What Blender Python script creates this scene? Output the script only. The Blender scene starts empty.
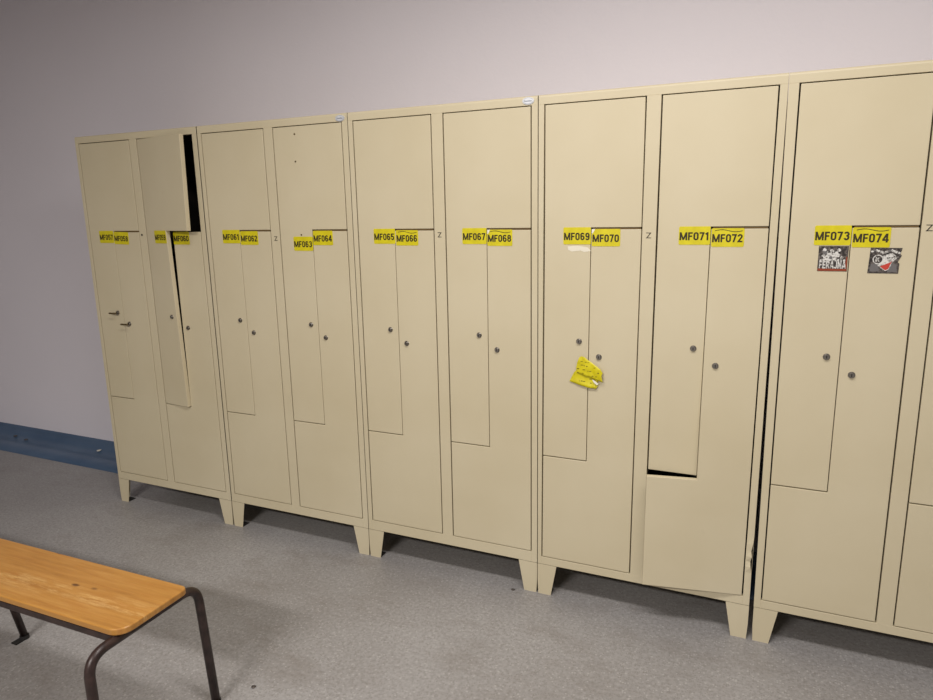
import bpy, bmesh, math, random
from mathutils import Vector, Matrix, noise
random.seed(4)
scn = bpy.context.scene
C = scn.collection
PI = math.pi

# ------------------------------------------------------------------ materials
def srgb(r, g, b):
    f = lambda c: (c/255)/12.92 if c/255 <= .04045 else (((c/255)+.055)/1.055)**2.4
    return (f(r), f(g), f(b), 1)

def mat(name, col, rough=.5, metal=0, spec=.5):
    m = bpy.data.materials.new(name); m.use_nodes = True
    b = m.node_tree.nodes['Principled BSDF']
    b.inputs['Base Color'].default_value = col
    b.inputs['Roughness'].default_value = rough
    b.inputs['Metallic'].default_value = metal
    b.inputs['Specular IOR Level'].default_value = spec
    return m, m.node_tree.nodes, m.node_tree.links, b

def ramp(N, L, src, stops):
    r = N.new('ShaderNodeValToRGB'); e = r.color_ramp.elements
    e[0].position, e[0].color = stops[0]
    e[1].position, e[1].color = stops[-1]
    for p, c in stops[1:-1]:
        x = e.new(p); x.color = c
    L.new(src, r.inputs[0]); return r.outputs[0]

def noise_tex(N, L, scale, detail=3, rough=.5, scl=(1, 1, 1), coord='Object'):
    tc = N.new('ShaderNodeTexCoord'); mp = N.new('ShaderNodeMapping')
    mp.inputs['Scale'].default_value = scl
    L.new(tc.outputs[coord], mp.inputs[0])
    n = N.new('ShaderNodeTexNoise'); n.inputs['Scale'].default_value = scale
    n.inputs['Detail'].default_value = detail; n.inputs['Roughness'].default_value = rough
    L.new(mp.outputs[0], n.inputs['Vector']); return n.outputs['Fac'], mp.outputs[0]

def mix(N, L, fac, a, b, mode='MIX'):
    x = N.new('ShaderNodeMix'); x.data_type = 'RGBA'; x.blend_type = mode
    for s, v in ((x.inputs[0], fac), (x.inputs[6], a), (x.inputs[7], b)):
        if hasattr(v, 'is_linked'): L.new(v, s)
        else: s.default_value = v
    return x.outputs[2]

def bump(N, L, b, h, strength, dist):
    n = N.new('ShaderNodeBump'); n.inputs['Strength'].default_value = strength
    n.inputs['Distance'].default_value = dist
    L.new(h, n.inputs['Height']); L.new(n.outputs[0], b.inputs['Normal'])

# cream enamelled sheet steel
M_CREAM, N, L, b = mat('cream_enamel', srgb(206, 189, 152), .42, 0, .4)
f, _ = noise_tex(N, L, 2.2, 4)
c = ramp(N, L, f, [(.3, srgb(199, 187, 156)), (.7, srgb(206, 195, 166))])
g, _ = noise_tex(N, L, 9, 5, .7)
sm = ramp(N, L, g, [(.68, (0, 0, 0, 1)), (.8, (.16, .16, .16, 1))])
c = mix(N, L, sm, c, srgb(165, 148, 116)); L.new(c, b.inputs['Base Color'])
g2, _ = noise_tex(N, L, 3.5, 2); bump(N, L, b, g2, .12, .01)
M_INNER, *_ = mat('cabinet_interior', srgb(58, 50, 42), .8)  # darker than the enamel: the missing light inside is put into the colour
M_SHADE, *_ = mat('painted_gap_shade', srgb(104, 82, 46), .7)  # brown of cream steel in shade, painted into the split gap
M_STEEL, N, L, b = mat('lock_steel', srgb(150, 145, 138), .35, 1)
M_DARK, *_ = mat('dark_slot', srgb(34, 28, 20), .7)
M_KEY, *_ = mat('brass_key', srgb(120, 104, 72), .4, .8)
M_INK, *_ = mat('label_ink', srgb(48, 38, 6), .7)
M_YEL, N, L, b = mat('label_yellow', srgb(226, 212, 14), .45)
f, _ = noise_tex(N, L, 30, 3)
L.new(ramp(N, L, f, [(.3, srgb(200, 186, 6)), (.7, srgb(216, 203, 16))]), b.inputs['Base Color'])
M_PALE, *_ = mat('paper_white', srgb(232, 228, 214), .6)
M_RESID, *_ = mat('glue_residue', srgb(226, 219, 200), .6)
M_BLACK, N, L, b = mat('print_black', srgb(38, 34, 33), .5)
f, _ = noise_tex(N, L, 120, 4, .7); L.new(ramp(N, L, f, [(.45, srgb(36, 30, 28)), (.62, srgb(104, 96, 90))]), b.inputs['Base Color'])
M_WHITE, N, L, b = mat('print_white', srgb(215, 212, 205), .5)
f, _ = noise_tex(N, L, 150, 4, .7); L.new(ramp(N, L, f, [(.38, srgb(120, 116, 110)), (.52, srgb(214, 212, 206))]), b.inputs['Base Color'])
M_GREY, *_ = mat('print_grey', srgb(104, 101, 100), .5)
M_RED, *_ = mat('print_red', srgb(190, 62, 50), .5)
M_RUST, *_ = mat('print_rust', srgb(140, 58, 26), .5)
M_BADGE, *_ = mat('badge_silver', srgb(214, 216, 220), .35, .2)
M_BADGEINK, *_ = mat('badge_ink', srgb(96, 104, 120), .5)
M_RUB, *_ = mat('black_rubber', srgb(28, 26, 25), .8)

# painted wall
M_WALL, N, L, b = mat('lavender_wall_paint', srgb(206, 196, 201), .75, 0, .25)
f, _ = noise_tex(N, L, .7, 4)
L.new(ramp(N, L, f, [(.3, srgb(232, 227, 233)), (.7, srgb(238, 233, 239))]), b.inputs['Base Color'])
g2, _ = noise_tex(N, L, 60, 3); bump(N, L, b, g2, .08, .01)
M_CEIL, *_ = mat('ceiling_paint', srgb(205, 200, 196), .9)

# speckled grey vinyl floor
M_FLOOR, N, L, b = mat('speckled_vinyl', srgb(140, 135, 131), .42, 0, .4)
f, _ = noise_tex(N, L, 1.3, 5, .6)
base = ramp(N, L, f, [(.3, srgb(136, 133, 131)), (.7, srgb(153, 151, 150))])
f2, _ = noise_tex(N, L, 75, 2, .6)
c = mix(N, L, 1.0, base, ramp(N, L, f2, [(.3, (.84, .83, .82, 1)), (.5, (1, 1, 1, 1)), (.7, (1.14, 1.14, 1.14, 1))]), 'MULTIPLY')
def specks(scale, lo, c, col, amt):
    tc = N.new('ShaderNodeTexCoord')
    v = N.new('ShaderNodeTexVoronoi'); v.inputs['Scale'].default_value = scale
    L.new(tc.outputs['Object'], v.inputs['Vector'])
    sep = N.new('ShaderNodeSeparateColor'); L.new(v.outputs['Color'], sep.inputs[0])
    a = ramp(N, L, sep.outputs[0], [(lo, (0, 0, 0, 1)), (lo+.02, (amt, amt, amt, 1))])
    d = ramp(N, L, v.outputs['Distance'], [(.32, (1, 1, 1, 1)), (.5, (0, 0, 0, 1))])
    k = mix(N, L, 1.0, a, d, 'MULTIPLY')
    return mix(N, L, k, c, col)
c = specks(150, .70, c, srgb(122, 117, 114), .6)
c = specks(120, .86, c, srgb(186, 184, 182), .42)

# dirt smudges
g, _ = noise_tex(N, L, 2.1, 6, .7, (1, 2.2, 1))
c = mix(N, L, ramp(N, L, g, [(.52, (0, 0, 0, 1)), (.75, (.4, .4, .4, 1))]), c, srgb(100, 90, 80))
L.new(c, b.inputs['Base Color'])
L.new(ramp(N, L, f, [(.3, (.36, .36, .36, 1)), (.7, (.5, .5, .5, 1))]), b.inputs['Roughness'])
bump(N, L, b, f2, .15, .003)

M_BLUE, N, L, b = mat('blue_cove_vinyl', srgb(62, 96, 138), .34, 0, .5)
f, _ = noise_tex(N, L, 3, 5)
c = ramp(N, L, f, [(.3, srgb(66, 90, 118)), (.7, srgb(84, 106, 132))]); L.new(c, b.inputs['Base Color'])
M_EDGE, *_ = mat('cove_edge_strip', srgb(40, 66, 110), .5)

# varnished wood with long grain along X, knots, scratches
M_WOOD, N, L, b = mat('varnished_pine', srgb(190, 130, 55), .33, 0, .5)
f, _ = noise_tex(N, L, 9, 6, .65, (.35, 5, 1))
c = ramp(N, L, f, [(.25, srgb(150, 102, 44)), (.5, srgb(174, 124, 58)), (.75, srgb(188, 140, 74))])
f2, _ = noise_tex(N, L, 26, 4, .6, (.25, 6, 1))
c = mix(N, L, ramp(N, L, f2, [(.5, (0, 0, 0, 1)), (.66, (.4, .4, .4, 1))]), c, srgb(166, 108, 46))
tc = N.new('ShaderNodeTexCoord'); mp = N.new('ShaderNodeMapping'); mp.inputs['Scale'].default_value = (.55, 1.3, 1)
L.new(tc.outputs['Object'], mp.inputs[0])
v = N.new('ShaderNodeTexVoronoi'); v.inputs['Scale'].default_value = 12; L.new(mp.outputs[0], v.inputs['Vector'])
c = mix(N, L, ramp(N, L, v.outputs['Distance'], [(.08, (.85, .85, .85, 1)), (.14, (0, 0, 0, 1))]), c, srgb(74, 38, 14))
g, _ = noise_tex(N, L, 14, 8, .8, (.4, 3, 1)); band = N.new('ShaderNodeSeparateXYZ'); L.new(tc.outputs['Object'], band.inputs[0])
ma = N.new('ShaderNodeMapRange'); ma.inputs[1].default_value = -1.305; ma.inputs[2].default_value = -1.19
L.new(band.outputs[1], ma.inputs[0])
bw = ramp(N, L, ma.outputs[0], [(0, (0, 0, 0, 1)), (.5, (1, 1, 1, 1)), (1, (0, 0, 0, 1))])
scr = mix(N, L, 1.0, bw, ramp(N, L, g, [(.48, (0, 0, 0, 1)), (.6, (.5, .5, .5, 1))]), 'MULTIPLY')
c = mix(N, L, scr, c, srgb(222, 186, 124))
L.new(c, b.inputs['Base Color']); bump(N, L, b, f2, .08, .002)
M_TUBE, N, L, b = mat('brown_painted_tube', srgb(52, 38, 34), .38, .2, .5)
f, _ = noise_tex(N, L, 40, 4)
L.new(ramp(N, L, f, [(.35, srgb(42, 30, 27)), (.7, srgb(62, 46, 42))]), b.inputs['Base Color'])

# ------------------------------------------------------------------ helpers
def obj(name, bm, mats, parent=None, smooth=False, bev=0, seg=2):
    me = bpy.data.meshes.new(name)
    bmesh.ops.recalc_face_normals(bm, faces=bm.faces)
    bm.to_mesh(me); bm.free()
    for m in (mats if isinstance(mats, (list, tuple)) else [mats]): me.materials.append(m)
    o = bpy.data.objects.new(name, me); C.objects.link(o)
    if parent: o.parent = parent
    if smooth:
        for p in me.polygons: p.use_smooth = True
    if bev:
        md = o.modifiers.new('Bevel', 'BEVEL'); md.width = bev; md.segments = seg
        md.limit_method = 'ANGLE'; md.angle_limit = math.radians(40); md.harden_normals = False
    return o

def thing(name, label, cat, loc=(0, 0, 0), group=None):
    o = bpy.data.objects.new(name, None); C.objects.link(o); o.location = loc
    o.empty_display_size = .1
    o['label'] = label; o['category'] = cat
    if group: o['group'] = group
    return o

def box(bm, x0, x1, y0, y1, z0, z1, mi=0):
    vs = [bm.verts.new(p) for p in ((x0,y0,z0),(x1,y0,z0),(x1,y1,z0),(x0,y1,z0),(x0,y0,z1),(x1,y0,z1),(x1,y1,z1),(x0,y1,z1))]
    for f in ((0,3,2,1),(4,5,6,7),(0,1,5,4),(1,2,6,5),(2,3,7,6),(3,0,4,7)):
        bm.faces.new([vs[i] for i in f]).material_index = mi
    return vs

def poly_prism(bm, pts, y0, y1, mi=0, fn=None):
    """polygon in XZ, extruded along Y"""
    A = [bm.verts.new((x, y0, z)) for x, z in pts]; B = [bm.verts.new((x, y1, z)) for x, z in pts]
    n = len(pts); fs = [bm.faces.new(A), bm.faces.new(B[::-1])]
    for i in range(n): fs.append(bm.faces.new((A[i], B[i], B[(i+1) % n], A[(i+1) % n])))
    for f in fs: f.material_index = mi

def flat(bm, pts, y, mi=0):
    f = bm.faces.new([bm.verts.new((x, y, z)) for x, z in pts]); f.material_index = mi

def disc(bm, x, z, r, y0, y1, mi=0, n=20):
    poly_prism(bm, [(x+r*math.cos(2*PI*i/n), z+r*math.sin(2*PI*i/n)) for i in range(n)], y0, y1, mi)

def tube(bm, pts, r, n=12, mi=0):
    """smooth tube along points"""
    P = [Vector(p) for p in pts]; rings = []
    up = None
    for i, p in enumerate(P):
        t = (P[min(i+1, len(P)-1)] - P[max(i-1, 0)]).normalized()
        if up is None:
            up = Vector((1, 0, 0)) if abs(t.x) < .8 else Vector((0, 0, 1))
        a = t.cross(up).normalized(); bvec = a.cross(t).normalized()
        rings.append([bm.verts.new(p + r*(math.cos(2*PI*k/n)*a + math.sin(2*PI*k/n)*bvec)) for k in range(n)])
    for i in range(len(rings)-1):
        for k in range(n):
            f = bm.faces.new((rings[i][k], rings[i][(k+1) % n], rings[i+1][(k+1) % n], rings[i+1][k])); f.material_index = mi
    bm.faces.new(rings[0][::-1]); bm.faces.new(rings[-1])

def fillet(pts, r, n=7):
    out = [Vector(pts[0])]
    for i in range(1, len(pts)-1):
        p, a, c_ = Vector(pts[i]), Vector(pts[i-1]), Vector(pts[i+1])
        d1, d2 = (a-p).normalized(), (c_-p).normalized()
        s, e = p+d1*r, p+d2*r
        for k in range(n+1):
            t = k/n; out.append((1-t)**2*s + 2*t*(1-t)*p + t*t*e)
    out.append(Vector(pts[-1])); return out

TH = .185
def _arc(cx, cz, rx, rz, a0, a1, n=10):
    return [(cx+rx*math.cos(math.radians(a0+(a1-a0)*i/n)), cz+rz*math.sin(math.radians(a0+(a1-a0)*i/n))) for i in range(n+1)]
_h = TH/2
def _glyph(ch):
    """centre lines of heavy condensed grotesque letters; returns (advance width, strokes); a stroke is (points, closed)"""
    w = .56; l, r, b, t = _h, w-_h, _h, 1-_h; m = w/2; R = (r-l)/2
    if ch == '0': return w, [(_arc(m, t-R, R, R, 0, 180)+_arc(m, b+R, R, R, 180, 360), True)]
    if ch == '1': return .40, [([(.25, 0), (.25, 1)], False), ([(.03, .74), (.25, .90)], False)]
    if ch == '2': return w, [([(l, .70)]+_arc(m, t-R, R, R, 165, -25)+[(l+.02, b), (w, b)], False)]
    if ch == '3': return w, [(_arc(m, t-.2, R, .2, 160, -70)+[(m-.02, .52)], False), ([(m-.02, .52)]+_arc(m, b+.23, R, .23, 75, -165), False)]
    if ch == '4': return .60, [([(.43, 0), (.43, 1)], False), ([(.40, .97), (.07, .28)], False), ([(0, .28), (.60, .28)], False)]
    if ch == '5': return w, [([(w-.03, t), (l+.02, t), (l+.01, .52)]+_arc(m, b+.245, R, .245, 125, -160), False)]
    if ch == '6': return w, [(_arc(m, b+.23, R, .23, 0, 360, 18)[:-1], True), (_arc(m, t-R, R, R, 15, 180)+[(l, b+.23)], False)]
    if ch == '7': return .53, [([(.0, t), (.53, t)], False), ([(.43, .92), (.19, 0)], False)]
    if ch == '8': return w, [(_arc(m, b+.22, R, .22, 0, 360, 18)[:-1], True), (_arc(m, t-.2, R*.88, .195, 0, 360, 18)[:-1], True)]
    if ch == '9': return w, [(_arc(m, t-.23, R, .23, 0, 360, 18)[:-1], True), ([(r, t-.23)]+_arc(m, b+R, R, R, 0, -165), False)]
    if ch == 'M': return .84, [([(_h, 0), (_h, 1)], False), ([(.84-_h, 0), (.84-_h, 1)], False), ([(_h+.015, 1), (.42, .05)], False), ([(.84-_h-.015, 1), (.42, .05)], False)]
    if ch == 'F': return .50, [([(_h, 0), (_h, t), (.5, t)], False), ([(_h, .5), (.45, .5)], False)]
    if ch == 'E': return .50, [([(.5, b), (_h, b), (_h, t), (.5, t)], False), ([(_h, .5), (.45, .5)], False)]
    if ch == 'R': return .58, [([(_h, 0), (_h, t), (.3, t)]+_arc(.3, t-.2, .2, .2, 90, -90)+[(_h, t-.4)], False), ([(.28, .5), (.5, 0)], False)]
    if ch == 'A': return .64, [([(.07, 0), (.29, 1)], False), ([(.57, 0), (.35, 1)], False), ([(.15, .27), (.49, .27)], False)]
    if ch == 'J': return .46, [([(.46-_h, 1), (.46-_h, .26)]+_arc(.22, .26, .155, .18, 0, -170), False)]
    if ch == 'N': return .62, [([(_h, 0), (_h, 1)], False), ([(.62-_h, 0), (.62-_h, 1)], False), ([(_h+.02, 1), (.62-_h-.02, 0)], False)]
    if ch == 'K': return .60, [([(_h, 0), (_h, 1)], False), ([(.50, 1), (.18, .46)], False), ([(.26, .58), (.52, 0)], False)]

def text_into(bm, body, cx, cz, w, h, y, mi, gap=.085):
    """real lettering built stroke by stroke, flat in the XZ plane facing -Y"""
    gl = [_glyph(c_) for c_ in body]
    tot = sum(g_[0] for g_ in gl)+gap*(len(gl)-1)
    sx = w/tot; x0 = cx-w/2; yy = y
    for adv, strokes in gl:
        for pts, closed in strokes:
            P = [Vector((p[0], p[1])) for p in pts]; n = len(P); Lf, Rt = [], []
            for i in range(n):
                a = P[i-1] if (i or closed) else None
                c_ = P[(i+1) % n] if (i < n-1 or closed) else None
                d1 = (P[i]-a).normalized() if a is not None else None
                d2 = (c_-P[i]).normalized() if c_ is not None else None
                if d1 is None: d1 = d2
                if d2 is None: d2 = d1
                n1 = Vector((-d1.y, d1.x)); n2 = Vector((-d2.y, d2.x)); m = (n1+n2)
                if m.length < 1e-4: m = n1.copy()
                m.normalize(); k = min(1/max(.35, m.dot(n1)), 2.0)
                Lf.append(P[i]+m*_h*k); Rt.append(P[i]-m*_h*k)
            yy -= .00002
            mk = lambda q: bm.verts.new((x0+q.x*sx, yy, cz+(max(0, min(1, q.y))-.5)*h))
            A = [mk(q) for q in Lf]; Bv = [mk(q) for q in Rt]
            for i in range(n if closed else n-1):
                k2 = (i+1) % n
                try: bm.faces.new((A[i], A[k2], Bv[k2], Bv[i])).material_index = mi
                except ValueError: pass
        x0 += (adv+gap)*sx

def warp(bm, fn):
    for v in bm.verts: v.co = fn(v.co)

# ------------------------------------------------------------------ room shell
def struct(name, bm, m, **k):
    o = obj(name, bm, m, **k); o['kind'] = 'structure'; return o
WALL_Y = .535
bm = bmesh.new(); box(bm, -5, 7, -6, WALL_Y+.1, -.1, 0); struct('floor', bm, M_FLOOR)
bm = bmesh.new(); box(bm, -5, 7, WALL_Y, WALL_Y+.12, 0, 2.95); struct('wall_back', bm, M_WALL)
bm = bmesh.new(); box(bm, -5, 7, -6, WALL_Y+.12, 2.95, 3.05); struct('ceiling', bm, M_CEIL)
bm = bmesh.new(); box(bm, -5.1, -5, -6, WALL_Y+.12, 0, 2.95); struct('wall_left', bm, M_WALL)
bm = bmesh.new(); box(bm, 7, 7.1, -6, WALL_Y+.12, 0, 2.95); struct('wall_right', bm, M_WALL)
# blue coved skirting: a strip of floor, the cove and the upstand on the wall
bm = bmesh.new()
prof = [(.275, .0004), (.275, .0025), (.43, .003)]
for k in range(9):
    a = k/8*PI/2; prof.append((.43+.092*math.sin(a), .003+.06*(1-math.cos(a))))
prof += [(.526, .074), (.529, .078), (WALL_Y-.0002, .078)]
R = [[bm.verts.new((x, y, z)) for y, z in prof] for x in (-4.99, 6.99)]
for i in range(len(prof)-1): bm.faces.new((R[0][i], R[1][i], R[1][i+1], R[0][i+1]))
struct('baseboard_back', bm, M_BLUE, smooth=True)

# ------------------------------------------------------------------ lockers
Hh, T, S, Lz = 1.9378, 1.9025, 1.4715, .6028
BOT = [.1746, .1765, .180, .167, .166]
A_, B_, Cc, D_ = .0229, .3748, .4262, .7771
DEP = .5; FT = .020
UX = [0, .812, 1.6206, 2.4256, 3.2376]
G = .0022

def make_lock(parent, x, z, skew, y=0.0, key=False, tf=None):
    bm = bmesh.new()
    disc(bm, x, z, .0108, y-.002, y+.004, 0)
    disc(bm, x, z, .0082, y-.0075, y-.002, 0)
    bmesh.ops.rotate(bm, verts=bm.verts, cent=(x, y, z), matrix=Matrix.Rotation(random.uniform(-.3, .3), 3, 'Y'))
    poly_prism(bm, [(x-.0014, z-.005), (x+.0014, z-.005), (x+.0014, z+.005), (x-.0014, z+.005)], y-.0083, y-.007, 1)
    if key:
        poly_prism(bm, [(x-.003, z-.002), (x+.003, z-.002), (x+.003, z+.002), (x-.003, z+.002)], y-.024, y-.011, 2)
        pts = [(x+.012, z+.004), (x+.012, z-.005), (x-.012, z-.005), (x-.034, z-.006), (x-.040, z-.002), (x-.034, z+.003), (x-.012, z+.003)]
        poly_prism(bm, pts, y-.027, y-.0225, 2)
    if tf: warp(bm, tf)
    warp(bm, skew)
    return obj('lock', bm, [M_STEEL, M_DARK, M_KEY], parent, bev=.001, seg=1)

def make_number(parent, body, cx, cz, w, h, skew, tf=None, wrinkle=False, corner=False, tilt=0, fade=False):
    bm = bmesh.new()
    y = -.0012
    x0, x1, z0, z1 = cx-w/2, cx+w/2, cz-h/2, cz+h/2
    pts = []
    for ax, az, sx, sz in ((x0, z0, 1, 1), (x1, z0, -1, 1), (x1, z1, -1, -1), (x0, z1, 1, -1)):
        r = .004
        pr = [(ax, az+sz*r), (ax+sx*r*.3, az+sz*r*.3), (ax+sx*r, az)]
        if (sx, sz) in ((-1, 1), (1, -1)): pr = pr[::-1]
        pts += pr
    poly_prism(bm, pts, y, .0008, 0)
    text_into(bm, body, cx-.001, cz-.002, w*.93, .0265, y-.0003, 1)
    if wrinkle:
        n = 10; zt = z1-.006
        up = [(x0+.010+(w-.016)*i/n, zt+.0035*math.sin(i*.62)-.001) for i in range(n+1)]
        lo = [(a, c_-.0022) for a, c_ in up]
        flat(bm, up+lo[::-1], y-.0003, 1)
    if corner:
        flat(bm, [(x0, z1), (x0+.012, z1), (x0+.004, z1-.014), (x0, z1-.016)], y-.0005, 2)
    if tilt: bmesh.ops.rotate(bm, verts=bm.verts, cent=(cx, 0, cz), matrix=Matrix.Rotation(tilt, 3, 'Y'))
    if tf: warp(bm, tf)
    warp(bm, skew)
    o = obj('number_sticker', bm, [M_YEL, M_INK, M_PALE], parent)
    o['label'] = 'yellow number sticker reading ' + body
    return o

def make_cabinet(k, spec):
    gap_r = {0: .806, 1: .8055, 2: .8022, 3: .802, 4: .803}[k]
    sk = spec.get('skew', 0)
    tp = spec.get('taper', 0)  # racked frame: everything right of the left panel drifts sideways towards the floor
    rack = lambda c: Vector((c.x - (tp*max(0, 1-c.z/1.5) if c.x > (.012 if c.z > .133 else .3) else 0), c.y, c.z))
    skew = lambda c: Vector((c.x + sk*(.97-c.z), c.y, c.z))
    B = BOT[k]; Lz = .597 if k == 3 else .6028
    root = thing('locker_cabinet', spec['label'], 'locker', (UX[k], 0, 0), 'cream steel lockers in the row')
    # --- body: shell, front frame, interior, all folded sheet
    bm = bmesh.new(); t = .0012
    x0, x1 = 0.0, gap_r
    zb = .133
    box(bm, x0, x0+t, .002, DEP, zb, Hh-.001); box(bm, x1-t, x1, .002, DEP, zb, Hh-.001)
    box(bm, x0, x1, DEP-t, DEP, zb, Hh-.001); box(bm, x0, x1, .002, DEP, zb, zb+t)
    # rounded top cap with lip
    r = .009; prof = [(0, T+G), (0, Hh-r)] + [(r-r*math.cos(a*PI/8), Hh-r+r*math.sin(a*PI/8)) for a in range(1, 5)] + [(DEP, Hh), (DEP, Hh-.002), (FT, Hh-.004), (FT, T+G)]
    Rr = [[bm.verts.new((x, y, z)) for y, z in prof] for x in (x0, x1)]
    n = len(prof)
    for i in range(n): bm.faces.new((Rr[0][i], Rr[1][i], Rr[1][(i+1) % n], Rr[0][(i+1) % n]))
    for R_ in Rr: bm.faces.new(R_)
    # stiles, mullion, bottom rail of the front frame
    if spec.get('dent'):
        # right stile knocked out of line near the floor
        zs = [zb, .20, .262, .285, .305, .325, .345, .372, .40, T+G]
        dx = [0, 0, -.001, -.005, -.007, -.003, -.006, -.002, 0, 0]
        dy = [0, 0, -.002, -.006, -.001, -.007, -.002, -.003, 0, 0]
        cols = []
        for z, ex, ey in zip(zs, dx, dy):
            cols.append([bm.verts.new(p) for p in ((D_+G+ (ex*.1), ey*.3, z), (x1+ex, ey, z), (x1+ex*1.4, FT, z), (D_+G, FT, z))])
        for i in range(len(cols)-1):
            for j in range(4): bm.faces.new((cols[i][j], cols[i][(j+1) % 4], cols[i+1][(j+1) % 4], cols[i+1][j]))
        bm.faces.new(cols[0]); bm.faces.new(cols[-1])
    else:
        box(bm, D_+G, x1, 0, FT, zb, T+G)
    box(bm, x0, A_-G, 0, FT, zb, T+G)
    box(bm, B_+G, Cc-G, 0, FT, B-G, T+G)
    box(bm, A_-G, D_+G, 0, FT, zb, B-G)
    # added strip, painted brown as the shade in the gap between upper and lower doors
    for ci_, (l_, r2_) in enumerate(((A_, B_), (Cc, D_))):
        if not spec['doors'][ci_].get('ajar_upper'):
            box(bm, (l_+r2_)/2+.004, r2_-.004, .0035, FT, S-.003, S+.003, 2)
    # interior: centre partition, door-stop flanges, inner divisions (colour darkened to paint in the unlit inside)
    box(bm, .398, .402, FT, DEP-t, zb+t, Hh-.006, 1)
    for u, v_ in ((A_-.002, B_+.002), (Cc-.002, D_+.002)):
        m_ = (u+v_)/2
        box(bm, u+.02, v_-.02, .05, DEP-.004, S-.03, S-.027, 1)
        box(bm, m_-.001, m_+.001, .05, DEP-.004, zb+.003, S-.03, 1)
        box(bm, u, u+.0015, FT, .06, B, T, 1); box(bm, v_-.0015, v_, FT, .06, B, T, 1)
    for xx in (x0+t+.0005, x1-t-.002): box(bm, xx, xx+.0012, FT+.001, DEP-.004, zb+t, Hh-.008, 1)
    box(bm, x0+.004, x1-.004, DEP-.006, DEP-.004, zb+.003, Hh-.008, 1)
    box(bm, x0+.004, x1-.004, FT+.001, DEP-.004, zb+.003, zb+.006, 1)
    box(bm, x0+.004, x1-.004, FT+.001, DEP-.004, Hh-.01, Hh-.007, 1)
    ln = spec.get('lean', 0)   # this cabinet's side panel bows outwards towards the top
    warp(bm, lambda c: Vector((c.x - (ln*c.z/Hh if c.x < .002 else 0), c.y, c.z)))
    warp(bm, rack); warp(bm, skew)
    obj('cabinet_body', bm, [M_CREAM, M_INNER, M_SHADE], root, bev=.0012, seg=1)
    # --- feet: folded, tapering plates at the four corners
    for left in (1, 0):
        for front in (1, 0):
            bm = bmesh.new()
            yf, yd = (0, 1) if front else (DEP, -1)
            tpl = [(0, .1315), (.079, .1315), (.0555, 0), (.003, 0), (0, .06)]
            pts = [(p if left else x1-p, z) for p, z in tpl]
            poly_prism(bm, pts, yf, yf+yd*.002)
            xs = 0 if left else x1
            sd = 1 if left else -1
            q = [(yf, .1315), (yf+yd*.075, .1315), (yf+yd*.05, 0), (yf+yd*.004, 0)]
            Av = [bm.verts.new((xs+sd*(.006 if z < .01 else 0), y, z)) for y, z in q]; Bv = [bm.verts.new((xs+sd*.002+sd*(.006 if z < .01 else 0), y, z)) for y, z in q]
            bm.faces.new(Av); bm.faces.new(Bv[::-1])
            for i in range(4): bm.faces.new((Av[i], Bv[i], Bv[(i+1) % 4], Av[(i+1) % 4]))
            box(bm, min(xs+sd*.007, xs+sd*.054), max(xs+sd*.007, xs+sd*.054), min(yf+yd*.001, yf+yd*.05), max(yf+yd*.001, yf+yd*.05), .0, .003, 1)
            warp(bm, rack); warp(bm, skew); obj('leg', bm, [M_CREAM, M_RUB], root)
    # --- four interlocking doors
    for ci, (l, r_) in enumerate(((A_, B_), (Cc, D_))):
        m_ = (l+r_)/2 - .002
        info = spec['doors'][ci]
        for upper in (1, 0):
            bm = bmesh.new()
            gs = .0035
            if upper:
                xa, xm, xb = l+G, m_-.0011, r_-G
                zz = [Lz+.002, .8, 1.0, 1.2, 1.35, S+gs]
                cells = [(xa, xm, z_, z2_) for z_, z2_ in zip(zz, zz[1:])] + [ (xa, xm, S+gs, T-G*.5), (xm, xb, S+gs, T-G*.5)]
            else:
                xa, xm, xb = l+G, m_+.0011, r_-G
                zz = [Lz-.002, .7, .8, .9, 1.0, 1.075, 1.15, 1.25, 1.35, S-gs]
                cells = [(xm, xb, z_, z2_) for z_, z2_ in zip(zz, zz[1:])] + [ (xm, xb, B+G*.5, Lz-.002), (xa, xm, B+G*.5, Lz-.002)]
            cache = {}
            def V(x, y, z):
                kk = (round(x, 5), y, round(z, 5))
                if kk not in cache: cache[kk] = bm.verts.new((x, y, z))
                return cache[kk]
            edges = {}
            for (a, b2, c0, c1) in cells:
                P = [(a, c0), (b2, c0), (b2, c1), (a, c1)]
                bm.faces.new([V(x, 0, z) for x, z in P]); bm.faces.new([V(x, FT, z) for x, z in P][::-1])
                for i in range(4):
                    e = (P[i], P[(i+1) % 4]); kk = tuple(sorted((round(p[0], 5), round(p[1], 5)) for p in e))
                    edges.setdefault(kk, []).append(e)
            for kk, es in edges.items():
                if len(es) == 1:
                    (xa_, za), (xb_, zb_) = es[0]
                    bm.faces.new((V(xa_, 0, za), V(xb_, 0, zb_), V(xb_, FT, zb_), V(xa_, FT, za)))
            tf = None
            aj = info.get('ajar_upper' if upper else 'ajar_lower')
            if aj:
                hx = l+G if upper else r_-G
                sgn = -1 if upper else 1
                def tf(c, hx=hx, sgn=sgn, aj=aj):
                    th = aj[0][1]
                    for (z_a, t_a), (z_b, t_b) in zip(aj, aj[1:]):
                        if c.z >= z_a: th = t_a + (t_b-t_a)*min(1, (c.z-z_a)/(z_b-z_a))
                    th = math.radians(th)*sgn
                    dx, dy = c.x-hx, c.y
                    return Vector((hx+dx*math.cos(th)-dy*math.sin(th), dx*math.sin(th)+dy*math.cos(th), c.z))
                # fold the flat door about its hinge edge
                warp(bm, tf)
            warp(bm, rack); warp(bm, skew)
            nm = obj('door', bm, [M_CREAM], root, bev=.0018, seg=2)
            if aj:   # twisted sheet: shade the face as one smooth surface
                for p in nm.data.polygons: p.use_smooth = True
                nm.data.set_sharp_from_angle(angle=math.radians(40))
                nm.modifiers['Bevel'].harden_normals = True
            lx, lz = (l+.136, 1.0610) if upper else (l+.211, 1.0070)
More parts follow.
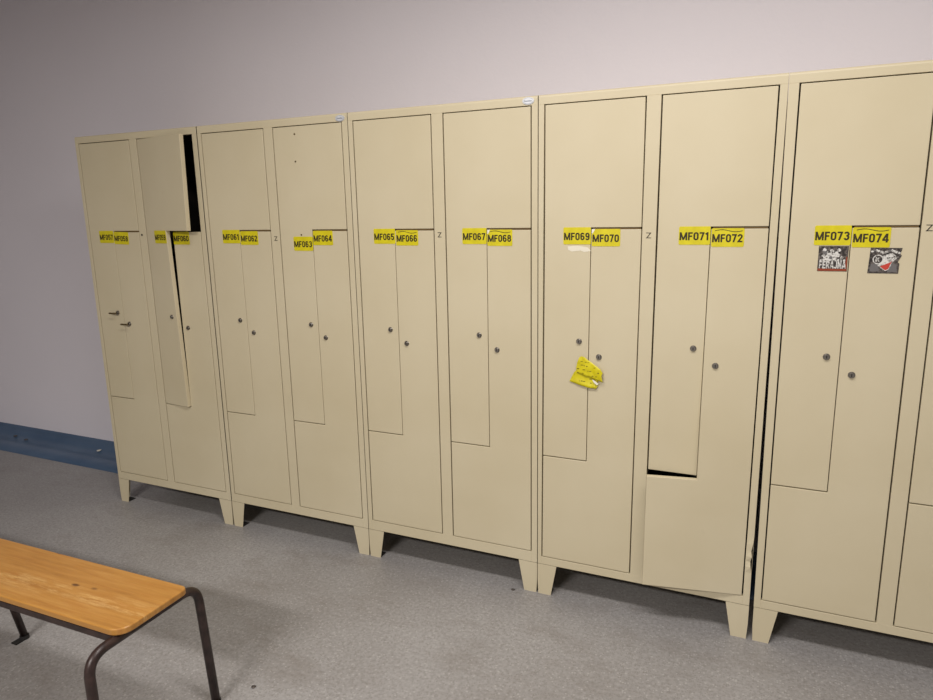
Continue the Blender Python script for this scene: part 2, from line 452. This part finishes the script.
            make_lock(nm, lx, lz, skew, key=info.get('key', False), tf=tf)
            if info.get('nums'):
                txt, cx, cz, w, h, opt = info['nums'][0 if upper else 1]
                make_number(nm, txt, cx, cz, w, h, skew, tf=tf, **opt)
            if upper and info.get('residue'):
                b2 = bmesh.new()
                pts = [(.112, 1.408), (.150, 1.411), (.186, 1.405), (.198, 1.392), (.172, 1.389), (.160, 1.394), (.128, 1.390), (.114, 1.396)]
                poly_prism(b2, pts, -.0006, .0008); warp(b2, skew)
                o = obj('sticker_residue', b2, M_RESID, nm); o['label'] = 'torn whitish remains of a peeled paper label'
            for (px, pz) in info.get('dots', []) if upper else []:
                b2 = bmesh.new(); disc(b2, px, pz, .0035, -.002, .001, 0, 10); warp(b2, skew)
                obj('rivet', b2, M_KEY, nm)
            if info.get('poster'):
                info['poster'](nm, upper, skew)
    # stamped mark on the mullion
    bm = bmesh.new()
    mx, mz = spec['mark']
    if k == 0: disc(bm, mx, mz, .005, -.0015, .001, 0, 12)
    else:
        a, hgt, s = .0085, .0095, .0022
        flat(bm, [(mx-a, mz+hgt), (mx+a, mz+hgt), (mx+a, mz+hgt-s), (mx-a, mz+hgt-s)], -.0006)
        flat(bm, [(mx-a, mz-hgt), (mx+a, mz-hgt), (mx+a, mz-hgt+s), (mx-a, mz-hgt+s)], -.0006)
        flat(bm, [(mx+a-s*1.6, mz+hgt), (mx+a, mz+hgt), (mx-a+s*1.6, mz-hgt), (mx-a, mz-hgt)], -.0007)
    warp(bm, skew); obj('stamped_mark', bm, M_DARK, root)
    # oval maker badge on the top rail
    if 'badge' in spec:
        bx, bz = spec['badge']; bm = bmesh.new()
        ring = lambda rx, rz: [(bx+rx*math.cos(2*PI*i/28), bz+rz*math.sin(2*PI*i/28)) for i in range(28)]
        poly_prism(bm, ring(.022, .0125), -.0025, .001, 0)
        flat(bm, ring(.0195, .0105), -.0028, 1); flat(bm, ring(.0185, .0095), -.0030, 0)
        # illegible dark lettering across the middle: a row of small strokes
        x = bx-.014
        for i in range(7):
            hh = (.0062, .0036, .0042, .0036, .0054, .0036, .0040)[i]
            flat(bm, [(x, bz-.003), (x+.0026, bz-.003), (x+.0026, bz-.003+hh), (x, bz-.003+hh)], -.0033, 1); x += .0041
        warp(bm, skew); o = obj('maker_badge', bm, [M_BADGE, M_BADGEINK], root); o['label'] = 'small silver oval badge'
    return root

# ---- the two square picture stickers on the right-hand cabinet
def posters(door, upper, skew):
    bm = bmesh.new(); rnd = random.Random(11)
    def blob(cx, cz, r, y, mi, n=9, sq=1):
        flat(bm, [(cx+r*rnd.uniform(.6, 1.25)*math.cos(2*PI*i/n), cz+sq*r*rnd.uniform(.6, 1.25)*math.sin(2*PI*i/n)) for i in range(n)], y, mi)
    if upper:
        x0, x1, z0, z1 = .111, .193, 1.335, 1.413; y = -.0012
        poly_prism(bm, [(x0, z0), (x1, z0), (x1, z1), (x0, z1)], y, .0008, 0)
        flat(bm, [(x0+.001, z0+.001), (x1-.001, z0+.001), (x1-.001, z0+.008), (x0+.001, z0+.008)], y-.0002, 4)
        flat(bm, [(x1-.006, z0+.008), (x1-.001, z0+.008), (x1-.001, z0+.045), (x1-.005, z0+.045)], y-.0002, 4)
        # pale crowd of figures over the word
        blob(.150, 1.380, .021, y-.0002, 1, 14, .8)
        for i in range(15):
            blob(x0+.014+rnd.random()*.054, z0+.036+rnd.random()*.032, .0055, y-.0003-.00002*i, rnd.choice((1, 1, 2, 1)), 7)
        for i in range(9):
            blob(x0+.018+rnd.random()*.048, z0+.036+rnd.random()*.026, .0025, y-.0008-.00002*i, 0, 6)
        for i in range(9):
            blob(x0+.008+i*.008, z0+.033+rnd.random()*.005, .0042, y-.0004-.00002*i, 1, 6)
        text_into(bm, 'FERAJNA', (x0+x1)/2, z0+.020, .074, .023, y-.0012, 1)
        lab = 'dark square picture sticker reading FERAJNA with pale figures'
    else:
        x0, x1, z0, z1 = .249, .334, 1.331, 1.408; y = -.0012
        pts = [(x0, z0), (x1-.004, z0), (x1-.003, z0+.03), (x1-.008, z0+.034), (x1-.001, z0+.05), (x1+.001, z1-.022), (x1-.003, z1-.018), (x1+.001, z1), (x0+.003, z1)]
        poly_prism(bm, pts, y, .0008, 0)
        flat(bm, [(x0+.005, z0+.005), (x0+.03, z0+.006), (x0+.027, z0+.03), (x0+.007, z0+.028)], y-.0002, 2)
        flat(bm, [(x1-.034, z0+.004), (x1-.008, z0+.005), (x1-.010, z0+.027), (x1-.022, z0+.03)], y-.0002, 2)
        # white field, shield with a red point
        flat(bm, [(x0+.034, z0+.052), (x0+.060, z0+.062), (x1-.008, z0+.050), (x1-.020, z0+.036), (x0+.045, z0+.034)], y-.0003, 1)
        flat(bm, [(x0+.024, z0+.024), (x0+.040, z0+.048), (x0+.066, z0+.040), (x0+.055, z0+.012), (x0+.047, z0+.007)], y-.0004, 1)
        flat(bm, [(x0+.031, z0+.021), (x0+.058, z0+.034), (x0+.062, z0+.038), (x0+.054, z0+.014), (x0+.047, z0+.0095)], y-.0006, 3)
        ring = lambda cx, cz, r: [(cx+r*math.cos(2*PI*i/20), cz+r*math.sin(2*PI*i/20)) for i in range(20)]
        flat(bm, ring(x0+.025, z0+.042, .0145), y-.0005, 1); flat(bm, ring(x0+.025, z0+.042, .0115), y-.0006, 0)
        text_into(bm, 'K', x0+.024, z0+.042, .011, .013, y-.0009, 1)
        # torn band of pale unreadable strokes across the top
        for i in range(13):
            blob(x0+.008+i*.0058, z1-.011+.0035*math.sin(i*.9), .0042, y-.0004-.00002*i, rnd.choice((1, 1, 2)), 6)
        for i in range(6):
            blob(x1-.036+i*.006, z0+.048+rnd.uniform(-.004, .004), .0026, y-.0009, 0, 6)
        lab = 'torn dark square picture sticker with a red pointed shield'
    warp(bm, skew)
    o = obj('picture_sticker', bm, [M_BLACK, M_WHITE, M_GREY, M_RED, M_RUST], door); o['label'] = lab

def nums(a, b2, ax=None, **k):
    o = lambda **q: q
    return a, b2
W_, H_ = .101, .0605
def pair(a, b2, base, oa={}, ob={}, za=1.446, zb=1.4395, wa=W_, xa=.148, xb=.2525):
    return [('MF%03d' % a, base+xa, za, wa, H_, oa), ('MF%03d' % b2, base+xb, zb, W_, H_, ob)]
specs = [
 dict(label='cream steel locker numbered MF057 to MF060, upper right door ajar, leftmost of row', mark=(.394, 1.455),
      doors=[dict(nums=pair(57, 58, -.004, {}, dict(tilt=.03)), key=True),
             dict(nums=pair(59, 60, .4, {}, {}, wa=.098, xa=.146), ajar_upper=[(Lz, 5.5), (S, 12), (T, 10.5)])]),
 dict(label='cream steel locker numbered MF061 to MF064, second from left, silver badge at top', mark=(.402, 1.437), badge=(.773, 1.9175),
      doors=[dict(nums=pair(61, 62, 0, {}, {})),
             dict(nums=pair(63, 64, .401, {}, {}, za=1.415), dots=[(.541, 1.870), (.537, 1.759), (.542, 1.453)])]),
 dict(label='cream steel locker numbered MF065 to MF068, third from left, silver badge above MF068', mark=(.400, 1.451), badge=(.767, 1.9205),
      doors=[dict(nums=pair(65, 66, .001, {}, dict(wrinkle=True))),
             dict(nums=pair(67, 68, .4005, {}, dict(wrinkle=True, corner=True)))]),
 dict(label='cream steel locker numbered MF069 to MF072, lower right door sprung open at the foot', mark=(.398, 1.447), dent=True, taper=.006,
      doors=[dict(nums=pair(69, 70, -.002, {}, dict(corner=True)), residue=True),
             dict(nums=pair(71, 72, .4005, {}, dict(wrinkle=True)), ajar_lower=[(.16, 10.5), (Lz, 10), (1.15, 1.5), (S, 0)])]),
 dict(label='cream steel locker numbered MF073 and MF074 with two picture stickers, rightmost of row', mark=(.397, 1.467), lean=.009,
      doors=[dict(nums=pair(73, 74, -.002, {}, dict(wrinkle=True)), poster=posters),
             dict()]),
]
for k, s in enumerate(specs):
    make_cabinet(k, s)

# ------------------------------------------------------------------ torn yellow sticker hanging over the MF069 / MF070 door gap
root = thing('torn_sticker', 'crumpled torn yellow sticker stuck across the door gap below the MF069 and MF070 locks', 'sticker', (UX[3], 0, 0))
cxp, czp, sc = .192, .945, .00372   # metres per pixel of the photograph at this place
def px(u, w): return (cxp+(u-32)*sc*1.02, czp+.002-(w-42)*sc*1.0)
def crumple(name, outline, y, seed, mats, curl):
    bm = bmesh.new()
    pts = [px(*p) for p in outline]
    f = bm.faces.new([bm.verts.new((x, y, z)) for x, z in pts])
    for i in range(3):
        bmesh.ops.triangulate(bm, faces=bm.faces[:]); bmesh.ops.subdivide_edges(bm, edges=bm.edges[:], cuts=1, use_grid_fill=True)
    zs = [v.co.z for v in bm.verts]; z0, z1 = min(zs), max(zs)
    for v in bm.verts:
        n = noise.noise(Vector((v.co.x*38+seed, v.co.z*38, seed)))
        lift = curl(v.co.x, (v.co.z-z0)/(z1-z0))
        v.co.y -= abs(n)*.004 + lift
    return bm
# outline points read off the sticker's own silhouette, in tenths of its height
lower = [(23.5, 38), (19, 43), (16.5, 48), (14.5, 52.5), (24, 55.5), (33, 57.3), (41, 58), (43.5, 54.5), (39.5, 50.5), (44, 46), (34, 40)]
upper = [(24, 27.5), (26, 26), (29, 26.5), (33.5, 30), (41, 34.5), (45.5, 37.5), (48, 41), (46.5, 45), (48.2, 50.5), (43, 49.2), (37, 47.5), (30, 46), (22.5, 43.5), (21, 39), (22, 33)]
bmL = crumple('x', lower, -.002, 3, None, lambda x, t: .016*max(0, .45-t)**1.2)
o1 = obj('lower_strip', bmL, M_YEL, root, smooth=True)
bmU = crumple('x', upper, -.0045, 8, None, lambda x, t: .010*max(0, (x-.205)/.05))
o2 = obj('upper_strip', bmU, M_YEL, root, smooth=True)
for o_ in (o1, o2):
    md = o_.modifiers.new('Solid', 'SOLIDIFY'); md.thickness = .0003
bm = bmesh.new()
flat(bm, [px(*p) for p in [(37.5, 48.5), (40, 49.5), (44, 52.5), (42.5, 54), (39, 51.5)]], -.0105)
obj('pale_highlight', bm, M_PALE, root)  # bright highlight on the yellow sticker, painted as a pale patch
# handwriting too small to read: broken rows of dark strokes, laid on the crumpled surface
bm = bmesh.new(); rnd = random.Random(5)
from mathutils.bvhtree import BVHTree
dg = bpy.context.evaluated_depsgraph_get(); bpy.context.view_layer.update()
trees = [BVHTree.FromObject(o_, bpy.context.evaluated_depsgraph_get()) for o_ in (o2, o1)]
for row in range(7):
    u = 22
    while u < 46:
        wdt = rnd.uniform(.8, 2.6); v0 = 30 + row*4.1 + (u-22)*.16 + rnd.uniform(-.4, .4)
        x, z = px(u, v0); x2, _ = px(u+wdt, v0); hh = rnd.uniform(.003, .0062)
        ok = True; ys = []
        for (qx, qz) in ((x, z), (x2, z), (x2, z-hh), (x, z-hh)):
            y = None
            for t_ in trees:
                hit = t_.ray_cast(Vector((qx, -.5, qz)), Vector((0, 1, 0)))
                if hit[0] is not None and (y is None or hit[0].y < y): y = hit[0].y
            if y is None: ok = False; break
            ys.append(y)
        if ok and rnd.random() < .6:
            f = bm.faces.new([bm.verts.new((qx, min(ys)-.0004, qz)) for (qx, qz) in ((x, z), (x2, z), (x2, z-hh*.5), (x, z-hh*.5))])
        u += wdt + rnd.uniform(.5, 1.8)
M_SCR, *_ = mat('faded_ink', srgb(96, 78, 8), .7)
obj('handwriting', bm, M_SCR, root)

# ------------------------------------------------------------------ bench
bx0, bx1, by0, by1 = -.35, 1.684, -1.334, -1.090
bench = thing('wooden_bench', 'low wooden bench with varnished pine seat on dark brown tubular legs', 'bench', ((bx0+bx1)/2, (by0+by1)/2-.005, 0)); bench.rotation_euler.z = .02
bo = Vector(((bx0+bx1)/2, (by0+by1)/2, 0))
def local(bm): bmesh.ops.translate(bm, verts=bm.verts, vec=-bo)
bm = bmesh.new()
pts = []
for (cx, cy, a0) in ((bx1, by1, 0), (bx0, by1, 90), (bx0, by0, 180), (bx1, by0, 270)):
    sx = -1 if cx == bx1 else 1; sy = -1 if cy == by1 else 1; r = .045 if sy == 1 else .022
    for i in range(7):
        a = math.radians(a0+i*15); pts.append((cx+sx*r+r*math.cos(a), cy+sy*r+r*math.sin(a)))
top = [bm.verts.new((x, y, .45)) for x, y in pts]; bot = [bm.verts.new((x, y, .430)) for x, y in pts]
bm.faces.new(top); bm.faces.new(bot[::-1])
for i in range(len(pts)): bm.faces.new((top[i], bot[i], bot[(i+1) % len(pts)], top[(i+1) % len(pts)]))
so = obj('seat', bm, M_WOOD, None, bev=.004, seg=3)
so.parent = bench; so.matrix_parent_inverse = Matrix.Translation(-bo)
rt = .014
for x, xf in ((1.652, 1.680), (.735, .752), (-.315, -.325)):
    zt = .430-rt-.001
    for sgn, yt, yb in ((1, -1.030, -1.028), (-1, -1.412, -1.430)):
        bm = bmesh.new()
        if x == .735: tube(bm, [(x+.045, by1-.022 if sgn > 0 else by0+.022, zt), (xf, yb, .012)], rt*.9, 14)
        else: tube(bm, fillet([(x, -1.22, zt), (x, yt, zt), (xf, yb, .012)], .06, 9), rt, 14)
        o = obj('leg', bm, M_TUBE, bench, smooth=True); o.matrix_parent_inverse = Matrix.Translation(-bo)
        bm = bmesh.new(); tube(bm, [(xf, yb, 0), (xf, yb, .014)], rt+.002, 14)
        if x == .735: box(bm, xf-.014, xf+.014, min(yb-.042*sgn, yb), max(yb-.042*sgn, yb), .0, .005)
        f = obj('rubber_foot', bm, M_RUB, o)
for y in (by0+.012, by1-.014):
    bm = bmesh.new(); box(bm, -.31, 1.655, y-.011, y+.011, .409, .4295)
    o = obj('seat_rail', bm, M_TUBE, bench, bev=.002); o.matrix_parent_inverse = Matrix.Translation(-bo)

# ------------------------------------------------------------------ small litter on the floor
def litter(name, label, cat, x, y, r, m, seed, z=0.0015, flatn=.3):
    bm = bmesh.new(); bmesh.ops.create_icosphere(bm, subdivisions=2, radius=r)
    for v in bm.verts:
        v.co *= 1+.5*noise.noise(v.co/r*1.3+Vector((seed, 0, 0))); v.co.z = max(v.co.z*flatn, -r*.25)
    zz = -min(v.co.z for v in bm.verts)
    o = obj(name, bm, m); o.location = (x, y, z+zz); o['label'] = label; o['category'] = cat; return o
litter('paper_scrap', 'tiny white paper scrap on the blue skirting at the foot of the wall', 'litter', -.800, .480, .014, M_PALE, 2, .019)
litter('dirt_crumb', 'dark crumb on the blue skirting, far left', 'dirt', -1.66, .475, .013, M_BLACK, 5, .017)
litter('dirt_crumb', 'dark crumb on the blue skirting nearer the lockers', 'dirt', -1.52, .46, .012, M_BLACK, 9, .012)
litter('dirt_crumb', 'dark crumb on the floor in front of the third locker, by its right foot', 'dirt', 2.325, -.02, .008, M_BLACK, 12, 0)
litter('dirt_crumb', 'dark crumb on the open floor beside the bench', 'dirt', 1.735, -.905, .008, M_BLACK, 14, 0)

# ------------------------------------------------------------------ lights
def area(name, loc, sx, sy, power, col=(1, 1, 1), rot=(0, 0, 0)):
    l = bpy.data.lights.new(name, 'AREA'); l.shape = 'RECTANGLE'; l.size = sx; l.size_y = sy; l.energy = power; l.color = col
    o = bpy.data.objects.new(name, l); C.objects.link(o); o.location = loc; o.rotation_euler = rot; return o
area('ceiling_lamp', (2.9, -1.35, 2.9), 2.4, .3, 60, (1, .96, .93))
area('ceiling_lamp', (1.9, -4.3, 2.9), 1.2, .3, 185, (1, .955, .915))
w = bpy.data.worlds.new('World'); scn.world = w; w.use_nodes = True
w.node_tree.nodes['Background'].inputs[0].default_value = (1, .95, .92, 1)
w.node_tree.nodes['Background'].inputs[1].default_value = .24

# ------------------------------------------------------------------ camera
cam = bpy.data.cameras.new('Camera'); co = bpy.data.objects.new('Camera', cam); C.objects.link(co)
cam.sensor_width = 36; cam.lens = 680.0936*36/933; cam.clip_start = .05
co.location = (3.2308, -2.4174, 1.5465); co.rotation_mode = 'XYZ'
co.rotation_euler = (1.3670, .0193, .4246)
scn.camera = co
scn.view_settings.view_transform = 'Standard'
scn.view_settings.look = 'None'
